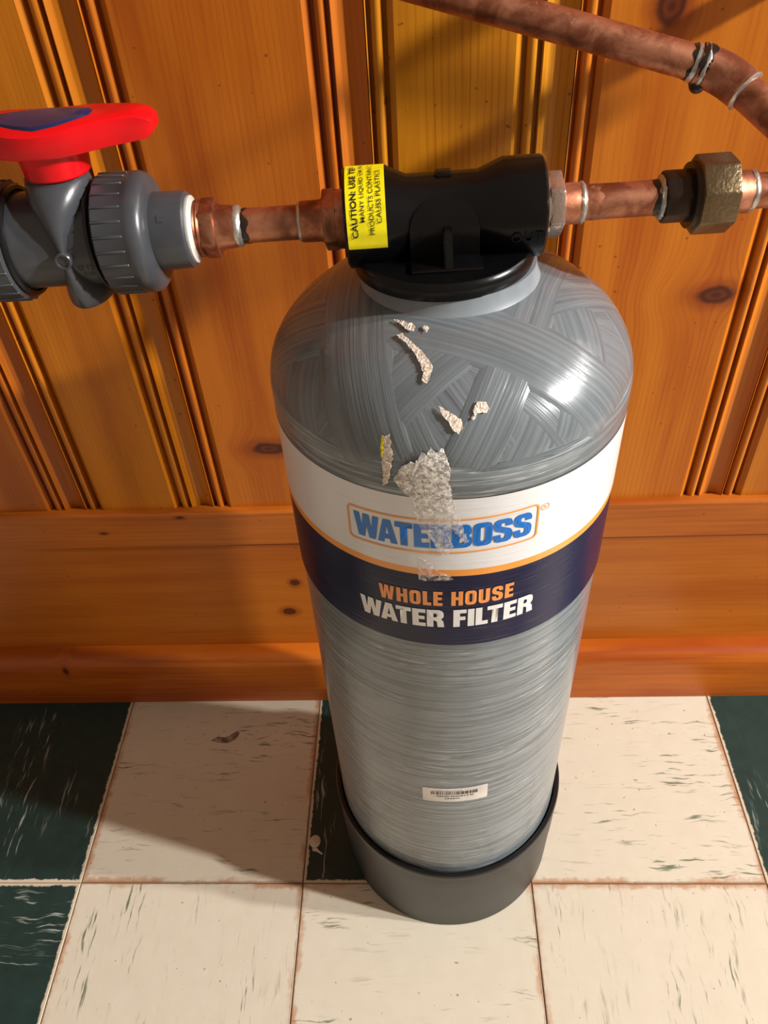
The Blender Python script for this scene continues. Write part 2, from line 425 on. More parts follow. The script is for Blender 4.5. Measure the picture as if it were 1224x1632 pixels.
M['orange_print'] = printed('orange_print', lin(244, 158, 66), .1); M['blue_print'] = printed('blue_print', lin(8, 110, 196), .08)
M['white_ink'] = printed('white_ink', lin(236, 232, 228), .1); M['orange_ink'] = printed('orange_ink', lin(244, 150, 74), .1)
M['yellow'] = plain('yellow_sticker', lin(250, 234, 10), .4)
M['ink'] = plain('black_ink', lin(20, 18, 14), .5)
M['paper'] = plain('white_sticker', lin(236, 226, 218), .45)
M['greyink'] = plain('grey_ink', lin(92, 86, 80), .5)
M['torn'] = film('torn_paper', .9, lin(205, 188, 172)); M['tape'] = film('torn_tape', .55, lin(208, 198, 190), .5); M['clearfilm'] = film('clear_film', .12, lin(205, 192, 184))
M['paint'] = plain('paint_drop', lin(226, 214, 196), .4)
def smudge():
    g = G('brown_smudge'); n = g.noise(g.obj(), 120, 2)
    return g.set(Base_Color=lin(96, 66, 46), Roughness=.6, Alpha=g.step(n, .3, .7, .25, .75))
M['smudge'] = smudge()

# ------------------------------------------------------------------ floor
T = .2286
floor = box('floor', (-4.5 * T, -7 * T, -.03), (8 * T, .30, -.003), M['grout'], bev=0); tag(floor, kind='structure')
def tile_mesh(mat):
    bm = bmesh.new(); bmesh.ops.create_cube(bm, size=1); h = T / 2 - .00035
    for v in bm.verts: v.co = Vector((v.co.x * 2 * h, v.co.y * 2 * h, -.0015 + v.co.z * .003))
    ed = [e for e in bm.edges if all(v.co.z > -.001 for v in e.verts)]
    bmesh.ops.bevel(bm, geom=ed, offset=.0006, segments=1, affect='EDGES')
    me = bpy.data.meshes.new('tile'); bmesh.ops.recalc_face_normals(bm, faces=bm.faces); bm.to_mesh(me); bm.free(); me.materials.append(mat); return me
TM = {k: tile_mesh(M[k]) for k in ('cream_x', 'cream_y', 'green_x', 'green_y')}
known = {(-1, 0): 'g', (0, 0): 'c', (1, 0): 'g', (2, 0): 'c', (3, 0): 'g', (-1, -1): 'g', (0, -1): 'c', (1, -1): 'c', (2, -1): 'c', (3, -1): 'c', (-2, -1): 'c', (-2, 0): 'c'}
rt = random.Random(5); tiles = {}
for j in range(0, -7, -1):
    for k in range(-4, 8):
        c = known.get((k, j), 'g' if rt.random() < .28 else 'c')
        key = ('green' if c == 'g' else 'cream') + ('_x' if (k + j) % 2 == 0 else '_y')
        o = bpy.data.objects.new('tile', TM[key]); COL.objects.link(o); o.parent = floor
        o.location = ((k + .5) * T, (j + .5) * T, rt.uniform(-.0003, 0)); tiles[(k, j)] = o
def blob(name, pts, mat, parent, z=.0004):
    c = (sum(p[0] for p in pts) / len(pts), sum(p[1] for p in pts) / len(pts))
    v = [(c[0], c[1], z * 1.6)] + [(c[0] + (p[0] - c[0]) * .85, c[1] + (p[1] - c[1]) * .85, z * 1.5) for p in pts] + [(p[0], p[1], 0) for p in pts]; n = len(pts)
    f = [(0, 1 + i, 1 + (i + 1) % n) for i in range(n)] + [(1 + i, 1 + n + i, 1 + n + (i + 1) % n, 1 + (i + 1) % n) for i in range(n)]
    return mk(name, v, f, mat, parent)
tl = tiles[(1, 0)].location
sp = [(.2372 + .0058 * math.cos(a) - tl.x, .0425 + .0068 * math.sin(a) - tl.y) for a in [i * PI / 10 for i in range(20)]]
blob('paint_spot', sp, M['paint'], tiles[(1, 0)])
blob('paint_spot', [(x - tl.x, y - tl.y) for x, y in [(.235, .0362), (.240, .0355), (.2425, .0325), (.2465, .0295), (.2455, .0285), (.2405, .0315), (.2352, .0325)]], M['paint'], tiles[(1, 0)])
tl = tiles[(0, 0)].location
blob('brown_smudge', [(x - tl.x, y - tl.y) for x, y in [(.105, .1615), (.112, .1665), (.122, .1655), (.134, .1735), (.138, .171), (.134, .163), (.126, .158), (.114, .1585)]], M['smudge'], tiles[(0, 0)], .0002)

# ------------------------------------------------------------------ panelled wall
WY = .2435
wall = box('wall_back', (-1.03, WY + .019, -.03), (1.82, WY + .06, 2.3), M['backing']); tag(wall, kind='structure')
CW = .0210
bead = [(-.0070 + .0034 * math.cos(math.radians(a)), .0040 - .0034 * math.sin(math.radians(a))) for a in range(180, -1, -20)]
left_half = [(-.0178, 0), (-.0137, .0037), (-.0131, .0085), (-.0107, .0085), (-.0105, .0042)] + bead + [(-.0035, .0042), (-.0032, .0085), (-.0010, .0085), (-.0006, .0012), (0, .0008)]
def cove(n=10):
    out = []
    for i in range(1, n):
        t = i / n; out.append((CW * t, .0008 + .0052 * math.sin(PI * t) ** .8))
    return out
right_half = [(CW - x, d) for x, d in left_half[::-1]]
setx = [-.62, -.45, -.335, -.176, .0034, .1312, .3082, .4416, .6212, .802, .93, 1.10, 1.24, 1.42, 1.60]
P = lambda a, b: (lin(*a), lin(*b))
board_cols = {3: P((198, 108, 22), (168, 80, 12)), 4: P((212, 122, 20), (180, 94, 10)), 5: P((206, 110, 26), (172, 78, 12)), 6: P((212, 134, 26), (184, 104, 14)), 7: P((218, 122, 32), (186, 88, 16)), 8: P((212, 120, 28), (184, 90, 16))}
board_knots = {5: [(.219, .365, .017, .008)], 7: [(.5172, .7000, .0105, .0125), (.5879, .5049, .0160, .0085)], 8: [(.71, .62, .012, .010)], 4: [(.05, .93, .012, .014)], 3: [(-.08, .60, .011, .009)]}
board_lines = {6: (.75, 205.0), 7: (.35, 230.0)}
JO = CW - .0003                 # joint between boards at the right edge of each cove
for i in range(len(setx) - 1):
    a, b = setx[i], setx[i + 1]
    prof = [(a + JO, .016)] + [(a + x, d) for x, d in right_half if x >= CW - .0002] + [(b + x, d) for x, d in left_half] + [(b + x, d) for x, d in cove()] + [(b + CW - .0006, .0012), (b + JO - .0004, .016)]
    n = len(prof); z0, z1 = 0.0, 2.28
    v = [(x, WY + d, z0) for x, d in prof] + [(x, WY + d, z1) for x, d in prof]
    f = [(k, k + 1, n + k + 1, n + k) for k in range(n - 1)] + [(n - 1, 0, n, 2 * n - 1), tuple(range(n))[::-1], tuple(range(n, 2 * n))]
    c = board_cols.get(i, P((210, 116, 26), (178, 86, 14))); ls = board_lines.get(i, (.28, 250.0))
    mk('plank', v, f, wood('pine_board', c[0], c[1], 'Z', board_knots.get(i, ()), ls[0], ls[1], seed=i * 3.31), wall, 30)

# ------------------------------------------------------------------ baseboard (three boards)
BX0, BX1 = -1.03, 1.82
def run_board(name, prof, mat, parent):
    n = len(prof); v = [(BX0, y, z) for y, z in prof] + [(BX1, y, z) for y, z in prof]
    f = [(k, (k + 1) % n, n + (k + 1) % n, n + k) for k in range(n)] + [tuple(range(n))[::-1], tuple(range(n, 2 * n))]
    return mk(name, v, f, mat, parent, 30)
wb = [lin(206, 112, 34), lin(176, 82, 20)]
base = empty('baseboard_back', (0, 0, 0)); tag(base, kind='structure')
run_board('base_plank', [(WY + .004, 0), (.2390, 0), (.2390, .2485), (WY + .004, .2485)], wood('base_pine', lin(204, 112, 34), lin(180, 88, 22), 'X', [(.1855, .2195, .0055, .0060), (.1382, .2079, .0060, .0085), (.15, .78, .008, .01)], .22, 150, seed=41), base)
run_board('cap_plank', [(WY + .004, .2462), (.2378, .2462), (.2362, .2480), (.2362, .2905), (.2376, .2925), (.2392, .2932), (WY + .004, .2932)], wood('cap_pine', lin(204, 110, 36), lin(168, 78, 22), 'X', [(.2872, .1185, .0020, .0045), (.2675, .0366, .0018, .004)], .4, 150, seed=53), base)
run_board('shoe_plank', [(.2400, 0), (.2147, 0), (.2149, .060), (.2158, .0685), (.2185, .0752), (.2235, .0792), (.2300, .0805), (.2400, .0808)], wood('shoe_pine', lin(206, 106, 28), lin(166, 70, 16), 'X', [(.064, -.0635, .0060, .0032)], .3, 120, seed=67), base)

# ------------------------------------------------------------------ water filter
TX, TY = .375, .063
TR, TZ0, TH, TN = .0998, .568, .0595, 2.08
tank = empty('water_filter', (TX, TY, 0))
tag(tank, 'tall grey wound fibreglass water filter tank in a black base on the tiled floor', 'water filter')
# meridian profile
_t = [i / 400 * PI / 2 for i in range(401)]
_pr = [(TR * max(math.cos(a), 0) ** (2 / TN), TZ0 + TH * math.sin(a) ** (2 / TN)) for a in _t]
_ml = [0.0]
for i in range(400): _ml.append(_ml[-1] + math.hypot(_pr[i + 1][0] - _pr[i][0], _pr[i + 1][1] - _pr[i][1]))
import bisect
def mer(m):
    """meridian length -> radius, z, outward normal (r, z)"""
    if m <= TZ0: return TR, m, 1.0, 0.0
    q = m - TZ0; i = min(max(bisect.bisect_right(_ml, q) - 1, 0), 399); w = (q - _ml[i]) / max(_ml[i + 1] - _ml[i], 1e-9)
    r = _pr[i][0] + (_pr[i + 1][0] - _pr[i][0]) * w; z = _pr[i][1] + (_pr[i + 1][1] - _pr[i][1]) * w
    k = TN - 1; nr = (max(r, 1e-6) / TR) ** k / TR; nz = (max(z - TZ0, 1e-7) / TH) ** k / TH; l = math.hypot(nr, nz)
    return r, z, nr / l, nz / l
def surf(az, m, off=0.0):
    r, z, nr, nz = mer(m); r += nr * off; z += nz * off
    return (r * math.sin(az), -r * math.cos(az), z)

def shell(name, ms, mat, parent, off=0.0, seg=128, taper=False):
    v, f, uv = [], [], []
    for i, m in enumerate(ms):
        for k in range(seg + 1):
            az = 2 * PI * k / seg - PI; o = off
            if taper and i in (0, len(ms) - 1): o = -.0003
            v.append(surf(az, m, o)); uv.append((az * .1, m))
    for i in range(len(ms) - 1):
        for k in range(seg): f.append((i * (seg + 1) + k, i * (seg + 1) + k + 1, (i + 1) * (seg + 1) + k + 1, (i + 1) * (seg + 1) + k))
    return mk(name, v, f, mat, parent, 60, uv)

mtop = TZ0 + _ml[400] - .03
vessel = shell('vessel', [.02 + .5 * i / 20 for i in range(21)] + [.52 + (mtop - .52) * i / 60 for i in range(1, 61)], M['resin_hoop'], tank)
# hoop wraps below the shoulder
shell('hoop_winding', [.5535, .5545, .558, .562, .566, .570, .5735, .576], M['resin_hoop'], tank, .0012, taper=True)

# helical bands over the dome: geodesics (rho sin a = const), each one a sub-part
rb = random.Random(11)
def band(phi, rmin, width, lay, direction=1):
    path = []                      # (az, m) from turning point down to shoulder, then mirrored
    mend = .5660
    # meridian length where radius == rmin
    lo, hi = TZ0, TZ0 + _ml[400]
    for _ in range(40):
        mid = (lo + hi) / 2
        if mer(mid)[0] > rmin: lo = mid
        else: hi = mid
    m = lo - 1e-6; az = 0.0; half = [(0.0, m)]
    stepm = .0015
    first = True
    while m > mend:
        dm = stepm if not first else .0004
        m2 = max(m - dm, mend); r = mer((m + m2) / 2)[0]
        sn = min(rmin / r, .9995); az += (m - m2) * sn / math.sqrt(1 - sn * sn) / r
        m = m2; half.append((az, m)); first = False
    path = [(-a, q) for a, q in half[::-1]] + half[1:]
    # drop the hidden middle (under the head flange)
    pts = [(phi + direction * a, q) for a, q in path]
    nV = 12; v, f, uv = [], [], []; L = 0.0
    c3 = [Vector(surf(a, q)) for a, q in pts]
    for i, (a, q) in enumerate(pts):
        if i: L += (c3[i] - c3[i - 1]).length
        t = (c3[min(i + 1, len(pts) - 1)] - c3[max(i - 1, 0)]).normalized()
        r, z, nr, nz = mer(q); nrm = Vector((nr * math.sin(a), -nr * math.cos(a), nz)); side = t.cross(nrm).normalized()
        d_end = min(1.0, (q - mend) / .010)
        for k in range(nV + 1):
            w = (k / nV - .5) * width
            pc = c3[i] + side * w
            # back onto surface: recompute from direction
            rho = math.hypot(pc.x, pc.y); azz = math.atan2(pc.x, -pc.y)
            # meridian coordinate shift by local slope
            mm = q - w * side.dot(Vector((nz * math.sin(a), -nz * math.cos(a), -nr))) * 1.0
            mm = min(max(mm, mend - .004), TZ0 + _ml[395])
            edge = 1 - abs(2 * k / nV - 1) ** 10
            off = (.0003 + lay) * edge * (.25 + .75 * d_end) + (-.0002 if edge < .01 else 0)
            v.append(surf(azz, mm, off)); uv.append((L, w))
    for i in range(len(pts) - 1):
        for k in range(nV): f.append((i * (nV + 1) + k, i * (nV + 1) + k + 1, (i + 1) * (nV + 1) + k + 1, (i + 1) * (nV + 1) + k))
    return mk('winding_band', v, f, M['resin_band'], vessel, 60, uv)
NB = 13
order = list(range(NB)); rb.shuffle(order)
specs = [(360 * k / NB + rb.uniform(-6, 6), rb.uniform(.046, .052), rb.uniform(.032, .042)) for k in order]
specs += [(150, .047, .040), (105, .050, .036), (38, .048, .034), (72, .047, .030), (-18, .048, .044), (-92, .047, .046)]
for li, (ph, rm, wd) in enumerate(specs):
    band(math.radians(ph), rm, wd, .00006 * li)

# black base cup
lathe('base_cup', [(0, .098), (0, .1015), (.002, .1030), (.066, .1042), (.0668, .1046), (.112, .1052), (.1165, .1052), (.1178, .1042), (.1178, .1022), (.112, .1012), (.06, .1008)], M['boot'], tank, 128)
lathe('cup_rim', [(.1120, .1008), (.1120, .1054), (.1165, .1058), (.1185, .1052), (.1190, .1036), (.1185, .1014)], M['rubber'], tank, 128, 'Z', 50, closed=True)
# neck under the head
lathe('neck_ring', [(.6170, .0510), (.6215, .0474), (.6255, .0452), (.6312, .0446), (.6314, .02)], M['neck'], tank, 96, angle=50)

# printed label wrapped in the resin
LB = .0013
def ring_label(name, z0, z1, mat): return shell(name, [z0, (z0 + z1) / 2, z1], mat, tank, LB, 160)
ring_label('label_band', .5038, .5545, M['white_print'])['label'] = 'white printed band'
ring_label('label_stripe', .4988, .5038, M['orange_print'])['label'] = 'orange stripe'
ring_label('label_band', .4385, .4988, M['navy_print'])['label'] = 'navy blue printed band'
RT = TR + LB
def on_tank(bm, name, azc, zc, mat, slope=.0, off=.0003, parent=tank):
    slice_bm(bm, 0, .004)
    ul = None; v = []; 
    for q in bm.verts:
        x, y, e = q.co
        az = math.radians(azc) + x / RT; z = zc + y + slope * x; r = RT + off + max(e, 0)
        q.co = (r * math.sin(az), -r * math.cos(az), z)
    lay = bm.loops.layers.uv.new('UVMap')
    for fc in bm.faces:
        for lp in fc.loops: lp[lay].uv = (math.atan2(lp.vert.co.x, -lp.vert.co.y) * .1, lp.vert.co.z)
    me = bpy.data.meshes.new(name); bm.to_mesh(me); bm.free(); me.materials.append(mat); me.shade_smooth()
    o = bpy.data.objects.new(name, me); COL.objects.link(o); o.parent = parent
    # outward normals
    b2 = bmesh.new(); b2.from_mesh(me)
    for fc in b2.faces:
        c = fc.calc_center_median()
        if fc.normal.x * c.x + fc.normal.y * c.y < 0: fc.normal_flip()
    b2.to_mesh(me); b2.free()
    return o
def rrect(w, h, r, n=6):
    out = []
    for cx, cy, a0 in ((w / 2 - r, h / 2 - r, 0), (-w / 2 + r, h / 2 - r, 90), (-w / 2 + r, -h / 2 + r, 180), (w / 2 - r, -h / 2 + r, 270)):
        out += [(cx + r * math.cos(math.radians(a0 + 90 * i / n)), cy + r * math.sin(math.radians(a0 + 90 * i / n))) for i in range(n + 1)]
    return out
def frame_bm(w, h, r, th):
    bm = bmesh.new(); a = [bm.verts.new((x, y, 0)) for x, y in rrect(w, h, r)]; b = [bm.verts.new((x, y, 0)) for x, y in rrect(w - 2 * th, h - 2 * th, max(r - th, .0005))]
    for i in range(len(a)):
        j = (i + 1) % len(a); bm.faces.new((a[i], a[j], b[j], b[i]))
    return bm
SL = .034
on_tank(frame_bm(.1035, .0245, .0035, .0011), 'logo_frame', -4.3, .5287, M['orange_print'], SL)
on_tank(heavy('WATERBOSS', .0955, .0165, .045), 'logo_lettering', -4.3, .5205, M['blue_print'], SL)
on_tank(frame_bm(.0050, .0042, .0021, .0004), 'registered_mark', 27.0, .5385, M['orange_print'], SL)
on_tank(fit_text('R', .0014, .0016, .02), 'registered_mark', 27.0, .5377, M['orange_print'], SL)
on_tank(heavy('WHOLE HOUSE', .0765, .0118, .14, .42), 'label_lettering', -2.9, .4745, M['orange_ink'], SL)
on_tank(heavy('WATER FILTER', .1030, .0150, .06, .34), 'label_lettering', -2.9, .4557, M['white_ink'], SL)

# small barcode sticker
def sticker():
    r0 = TR + .0001
    def put(bm, name, mat, off, par):
        slice_bm(bm, 0, .005)
        for q in bm.verts:
            x, y, e = q.co; az = math.radians(1.5) + x / r0; q.co = ((r0 + off) * math.sin(az), -(r0 + off) * math.cos(az), .2540 + y + .05 * x)
        bmesh.ops.recalc_face_normals(bm, faces=bm.faces)
        me = bpy.data.meshes.new(name); bm.to_mesh(me); bm.free(); me.materials.append(mat)
        o = bpy.data.objects.new(name, me); COL.objects.link(o); o.parent = par; return o
    bm = bmesh.new(); bm.faces.new([bm.verts.new((x, y, 0)) for x, y in rrect(.0490, .0200, .0016)])
    s = put(bm, 'barcode_sticker', M['paper'], .00015, tank)
    rr_ = random.Random(3); bm = bmesh.new(); x = -.0182
    while x < .0172:
        w = rr_.choice((.0003, .0005, .0008))
        if rr_.random() > .14: bm.faces.new([bm.verts.new(p + (0,)) for p in ((x, .0008), (x + w, .0008), (x + w, .0055), (x, .0055))])
        x += w + rr_.choice((.0003, .0005, .0009))
    put(bm, 'barcode', M['ink'], .0003, s)
    bm = bmesh.new(); x = -.0135
    while x < .0132:
        w = rr_.uniform(.0006, .0011); bm.faces.new([bm.verts.new(p + (0,)) for p in ((x, -.0024), (x + w, -.0024), (x + w, -.0006), (x, -.0006))]); x += w + rr_.choice((.0006, .0009, .0014))
    x = -.0075
    while x < .0030:
        w = rr_.uniform(.0008, .0015); bm.faces.new([bm.verts.new(p + (0,)) for p in ((x, -.0056), (x + w, -.0056), (x + w, -.0042), (x, -.0042))]); x += w + .0007
    x = -.0150
    while x < .0050:
        w = rr_.uniform(.0008, .0018); bm.faces.new([bm.verts.new(p + (0,)) for p in ((x, .0062), (x + w, .0062), (x + w, .0068), (x, .0068))]); x += w + .0004
    put(bm, 'small_print', M['greyink'], .0003, s)
sticker()

# torn tape and paper left on the dome
def patch(name, outline, mat, off=.0036, crumple=.0010, seed=0, jag=.0006):
    rd = random.Random(seed); pts = []
    for i, (a, m) in enumerate(outline):
        a2, m2 = outline[(i + 1) % len(outline)]; x, x2 = math.radians(a) * .1, math.radians(a2) * .1
        n = max(1, int(math.hypot(x2 - x, m2 - m) / .0012))
        for k in range(n):
            t = k / n; pts.append((x + (x2 - x) * t + rd.uniform(-jag, jag), m + (m2 - m) * t + rd.uniform(-jag, jag)))
    bm = bmesh.new(); vs_ = [bm.verts.new((x, m, 0)) for x, m in pts]; fc = bm.faces.new(vs_)
    bmesh.ops.triangulate(bm, faces=[fc])
    slice_bm(bm, 0, .0016); slice_bm(bm, 1, .0016)
    for v in bm.verts:
        az, m = v.co.x / .1, v.co.y
        v.co = surf(az, m, off + rd.uniform(0, crumple))
    o = from_bm(name, bm, mat, tank, 20); return o
res = {
 'torn_tape': ([(-15.0,0.5735),(-12.4,0.5768),(-11.2,0.5760),(-9.5,0.5817),(-8.1,0.5806),(-7.1,0.5842),(-5.2,0.5821),(-3.7,0.5847),(-2.7,0.5803),(-1.6,0.5744),(-2.0,0.5667),(-1.2,0.5566),(-0.9,0.5524),(-0.5,0.5461),(1.1,0.5429),(2.5,0.5327),(4.0,0.5257),(2.6,0.5250),(-0.2,0.5316),(-1.5,0.5361),(-1.9,0.5307),(-0.7,0.5225),(-2.6,0.5159),(-4.8,0.5177),(-6.6,0.5249),(-8.1,0.5310),(-10.6,0.5362),(-11.6,0.5447),(-11.8,0.5510),(-12.7,0.5550),(-15.3,0.5591),(-17.3,0.5656)], 'tape', .0018),
 'torn_strip': ([(-20.7,0.5868),(-18.5,0.5884),(-17.9,0.5829),(-17.1,0.5799),(-17.5,0.5734),(-18.9,0.5630),(-20.5,0.5602),(-20.1,0.5665)], 'torn', .0024),
 'clear_film': ([(-11.6,0.5143),(-9.0,0.5112),(-4.8,0.5032),(-2.3,0.5014),(-0.6,0.4964),(-11.1,0.4948),(-11.2,0.5033)], 'clearfilm', .0018),
 'p1': ([(-32.4,0.6430),(-27.5,0.6436),(-22.0,0.6432),(-19.4,0.6417),(-18.9,0.6390),(-22.5,0.6386),(-27.0,0.6412)], 'torn', .0022),
 'p2': ([(-26.5,0.6352),(-24.3,0.6366),(-18.6,0.6329),(-15.2,0.6303),(-11.9,0.6272),(-9.3,0.6237),(-7.9,0.6209),(-8.5,0.6167),(-9.4,0.6126),(-11.2,0.6142),(-11.2,0.6180),(-13.2,0.6226),(-15.9,0.6273),(-20.2,0.6315),(-25.1,0.6341)], 'torn', .0022),
 'p3': ([(-5.2,0.6028),(-3.1,0.6011),(-0.9,0.5994),(1.4,0.5969),(1.8,0.5932),(0.7,0.5903),(-1.0,0.5919),(-2.4,0.5962),(-4.2,0.5994)], 'torn', .0022),
 'p4': ([(4.7,0.6001),(6.6,0.6042),(9.1,0.6037),(9.8,0.6007),(8.7,0.5989),(6.3,0.5993),(5.3,0.5977)], 'torn', .0022),
 'p5': ([(4.4,0.5978),(5.7,0.5988),(5.8,0.5968),(4.5,0.5961)], 'torn', .0022),
 'p6': ([(-15.3,0.6408),(-14.6,0.6432),(-12.0,0.6419),(-12.7,0.6391)], 'torn', .0022)}
for i, (k, (o_, mt, off)) in enumerate(res.items()):
    patch(k if k[0] != 'p' else 'torn_paper', o_, M[mt], off, .0004, i, .0005 if k[0] != 'p' else .0003)
patch('torn_strip_edge', [(-20.9, .5868), (-20.2, .5866), (-20.0, .578), (-20.6, .577)], M['yellow'], .0028, .0003, 20, .0002)

# ------------------------------------------------------------------ plumbing axis: local X along the pipe
AX = Vector((.375, .063, .6546)); AROT = (0, -math.asin(.0145), .031)
RM = (Matrix.Rotation(AROT[2], 4, 'Z') @ Matrix.Rotation(AROT[1], 4, 'Y')).to_3x3()

# black in/out head, part of the filter
head = lathe('filter_head', [(-.0500, .0150), (-.0510, .0165), (-.0512, .0225), (-.0500, .0237), (-.0312, .0237), (-.0208, .0189), (.0140, .0189), (.0258, .0236), (.0440, .0236), (.0452, .0224), (.0450, .0165), (.0440, .0150)], M['black'], tank, 96, 'X', 25)
head.location = AX - Vector((TX, TY, 0)); head.rotation_euler = AROT
HC = -.0035
fl = lathe('flange', [(-.0250, .020), (-.0250, .0435), (-.0240, .0456), (-.0195, .0468), (-.0165, .0465), (-.0150, .0450), (-.0146, .020)], M['black'], head, 96, 'Z', 40, center=(HC, 0, 0))
# arched plate hugging the front of the barrel, its foot and rib
def arch_plate():
    hw, R1 = .0168, .0196
    out = []
    top = .016
    for i in range(25):
        a = PI * i / 24; out.append((-hw * math.cos(a), -.001 + top * math.sin(a)))
    poly = [(-hw, -.0165)] + out + [(hw, -.0165)]
    bm = bmesh.new(); fc = bm.faces.new([bm.verts.new((x, t, 0)) for x, t in poly]); bmesh.ops.triangulate(bm, faces=[fc])
    slice_bm(bm, 1, .002); slice_bm(bm, 0, .004)
    ex = bmesh.ops.extrude_face_region(bm, geom=bm.faces[:]); top_v = [g_ for g_ in ex['geom'] if isinstance(g_, bmesh.types.BMVert)]
    tv = set(top_v)
    for v in bm.verts:
        rr = R1 if v in tv else .0180; x, t = v.co.x, v.co.y
        if t >= 0: a = t / .0189; v.co = (HC + x, -rr * math.cos(a), rr * math.sin(a))
        else: v.co = (HC + x, -rr, t)
    from_bm('arch_plate', bm, M['black'], head, 30)
arch_plate()
box('foot_block', (HC - .0172, -.0345, -.0152), (HC + .0172, -.004, -.0134), M['black'], head, .0006)
def rib():
    bm = bmesh.new(); w = .0021
    prof = [(-.0015, .0005), (-.0185, .0012), (-.0225, .0006), (-.0255, -.0008), (-.0272, -.0030), (-.0345, -.0152), (-.0015, -.0152)]
    a = [bm.verts.new((HC + .0010 - w, y, z)) for y, z in prof]; b = [bm.verts.new((HC + .0010 + w, y, z)) for y, z in prof]
    bm.faces.new(a); bm.faces.new(b[::-1])
    for i in range(len(prof)):
        j = (i + 1) % len(prof); bm.faces.new((a[i], b[i], b[j], a[j]))
    bmesh.ops.bevel(bm, geom=bm.edges[:], offset=.0008, segments=2, affect='EDGES', clamp_overlap=True)
    from_bm('rib', bm, M['black'], head)
rib()
box('top_nub', (HC - .0035, -.0035, .0175), (HC + .0045, .0035, .0203), M['black'], head, .0008)
# raised OUT
def on_barrel(bm, name, s0, th0, r, mat, parent, mode, extr=False, off=.0003):
    """mode 'around': text x runs up the barrel, text y to -s; 'along': text x along s"""
    slice_bm(bm, 0 if mode == 'around' else 1, .0009)
    for v in bm.verts:
        x, y, e = v.co
        if mode == 'around': th = th0 + x / r; s = s0 - y
        else: th = th0 + y / r; s = s0 + x
        rr = r + off + (e if extr else 0)
        v.co = (s, -rr * math.cos(th), rr * math.sin(th))
    return from_bm(name, bm, mat, parent, 30)
on_barrel(fit_text('OUT', .0150, .0048, .0, 1.25, .0009), 'raised_lettering', .0352, -.30, .0236, M['black'], head, 'along', True, .0001)
# yellow caution sticker
def caution():
    bm = bmesh.new(); s0, s1 = -.0497, -.0310; t0, t1 = math.radians(-13), math.radians(150); n = 60; r = .0239
    rows = []
    for i in range(n + 1):
        t = t0 + (t1 - t0) * i / n; rr = r + .00012 * math.sin(i * 1.1)
        rows.append([bm.verts.new((s, -rr * math.cos(t), rr * math.sin(t))) for s in (s0, (s0 + s1) / 2, s1)])
    for i in range(n):
        for k in range(2): bm.faces.new((rows[i][k], rows[i][k + 1], rows[i + 1][k + 1], rows[i + 1][k]))
    st = from_bm('caution_sticker', bm, M['yellow'], head, 60); st['label'] = 'yellow sticker with black caution print'
    def line(s, base, th, w, h, bold):
        bm = fit_text(s, w, h, bold); bmesh.ops.translate(bm, verts=bm.verts[:], vec=(w / 2, 0, 0))
        on_barrel(bm, 'printed_line', base, math.radians(th), .0239, M['ink'], head, 'around', False, .00035)
    line('CAUTION: USE TEF', -.0445, 1, .0385, .0029, .02)
    line('MANY LIQUID OR PA', -.0406, 18, .0330, .0023, .003)
    line('PRODUCTS CONTAIN C', -.0366, 4, .0375, .0023, .003)
    line('CAUSS PLASTICS', -.0330, 16, .0272, .0023, .003)
caution()

# ------------------------------------------------------------------ ball valve
valve = empty('ball_valve', AX, AROT)
tag(valve, 'grey plastic union ball valve with a red lever handle at the inlet', 'valve')
SV = -.187
lathe('body', [(-.2200, .0235), (-.2120, .0235), (-.2105, .0230), (-.1715, .0230), (-.166, .0235), (-.158, .0235)], M['pvc'], valve, 80, 'X', 30)
def union_nut(name, s0, s1, flip):
    # ribbed sleeve with a rounded shoulder on one side
    L = s1 - s0
    pr = [(0, .0225), (0, .0272), (.0010, .0284), (L * .62, .0284), (L * .66, .0288), (L * .78, .0289), (L * .90, .0279), (L * .97, .0258), (L, .0232), (L, .0190)]
    pr = [(s0 + a, r) for a, r in pr] if not flip else [(s1 - a, r) for a, r in pr]
    o = lathe(name, pr, M['pvc'], valve, 96, 'X', 40)
    for k in range(26):
        a = 2 * PI * k / 26
        bm = bmesh.new(); bmesh.ops.create_cube(bm, size=1)
        lo, hi = (s0 + .0006, s0 + L * .60) if not flip else (s1 - L * .60, s1 - .0006)
        for v in bm.verts: v.co = Vector(((lo + hi) / 2 + v.co.x * (hi - lo), v.co.y * .0013, .0283 + v.co.z * .0014))
        bmesh.ops.bevel(bm, geom=bm.edges[:], offset=.0004, segments=1, affect='EDGES')
        bmesh.ops.rotate(bm, verts=bm.verts[:], matrix=Matrix.Rotation(a, 3, 'X'))
        from_bm('grip_rib', bm, M['pvc'], o, 40)
    return o
union_nut('union_nut', -.1700, -.1450, False)
union_nut('union_nut', -.2420, -.2145, True)
lathe('seal_ring', [(-.2145, .0245), (-.2145, .0262), (-.2130, .0268), (-.2118, .0262), (-.2118, .0245)], M['rubber'], valve, 80, 'X', 60, closed=True)
lathe('seal_ring', [(-.1740, .0232), (-.1740, .0252), (-.1728, .0258), (-.1718, .0252), (-.1718, .0232)], M['rubber'], valve, 80, 'X', 60, closed=True)
sock = lathe('end_socket', [(-.1500, .0188), (-.1310, .0184), (-.1292, .0180), (-.1282, .0168), (-.1280, .0142), (-.1300, .0135)], M['pvc'], valve, 72, 'X', 30)
lathe('end_socket', [(-.2420, .0188), (-.2600, .0184), (-.2615, .0172), (-.2615, .0130)], M['pvc'], valve, 72, 'X', 30)
on_barrel(fit_text('L', .0035, .0035, 0, 1, .0003), 'raised_mark', -.1390, .62, .0185, M['pvc'], sock, 'along', True, 0)
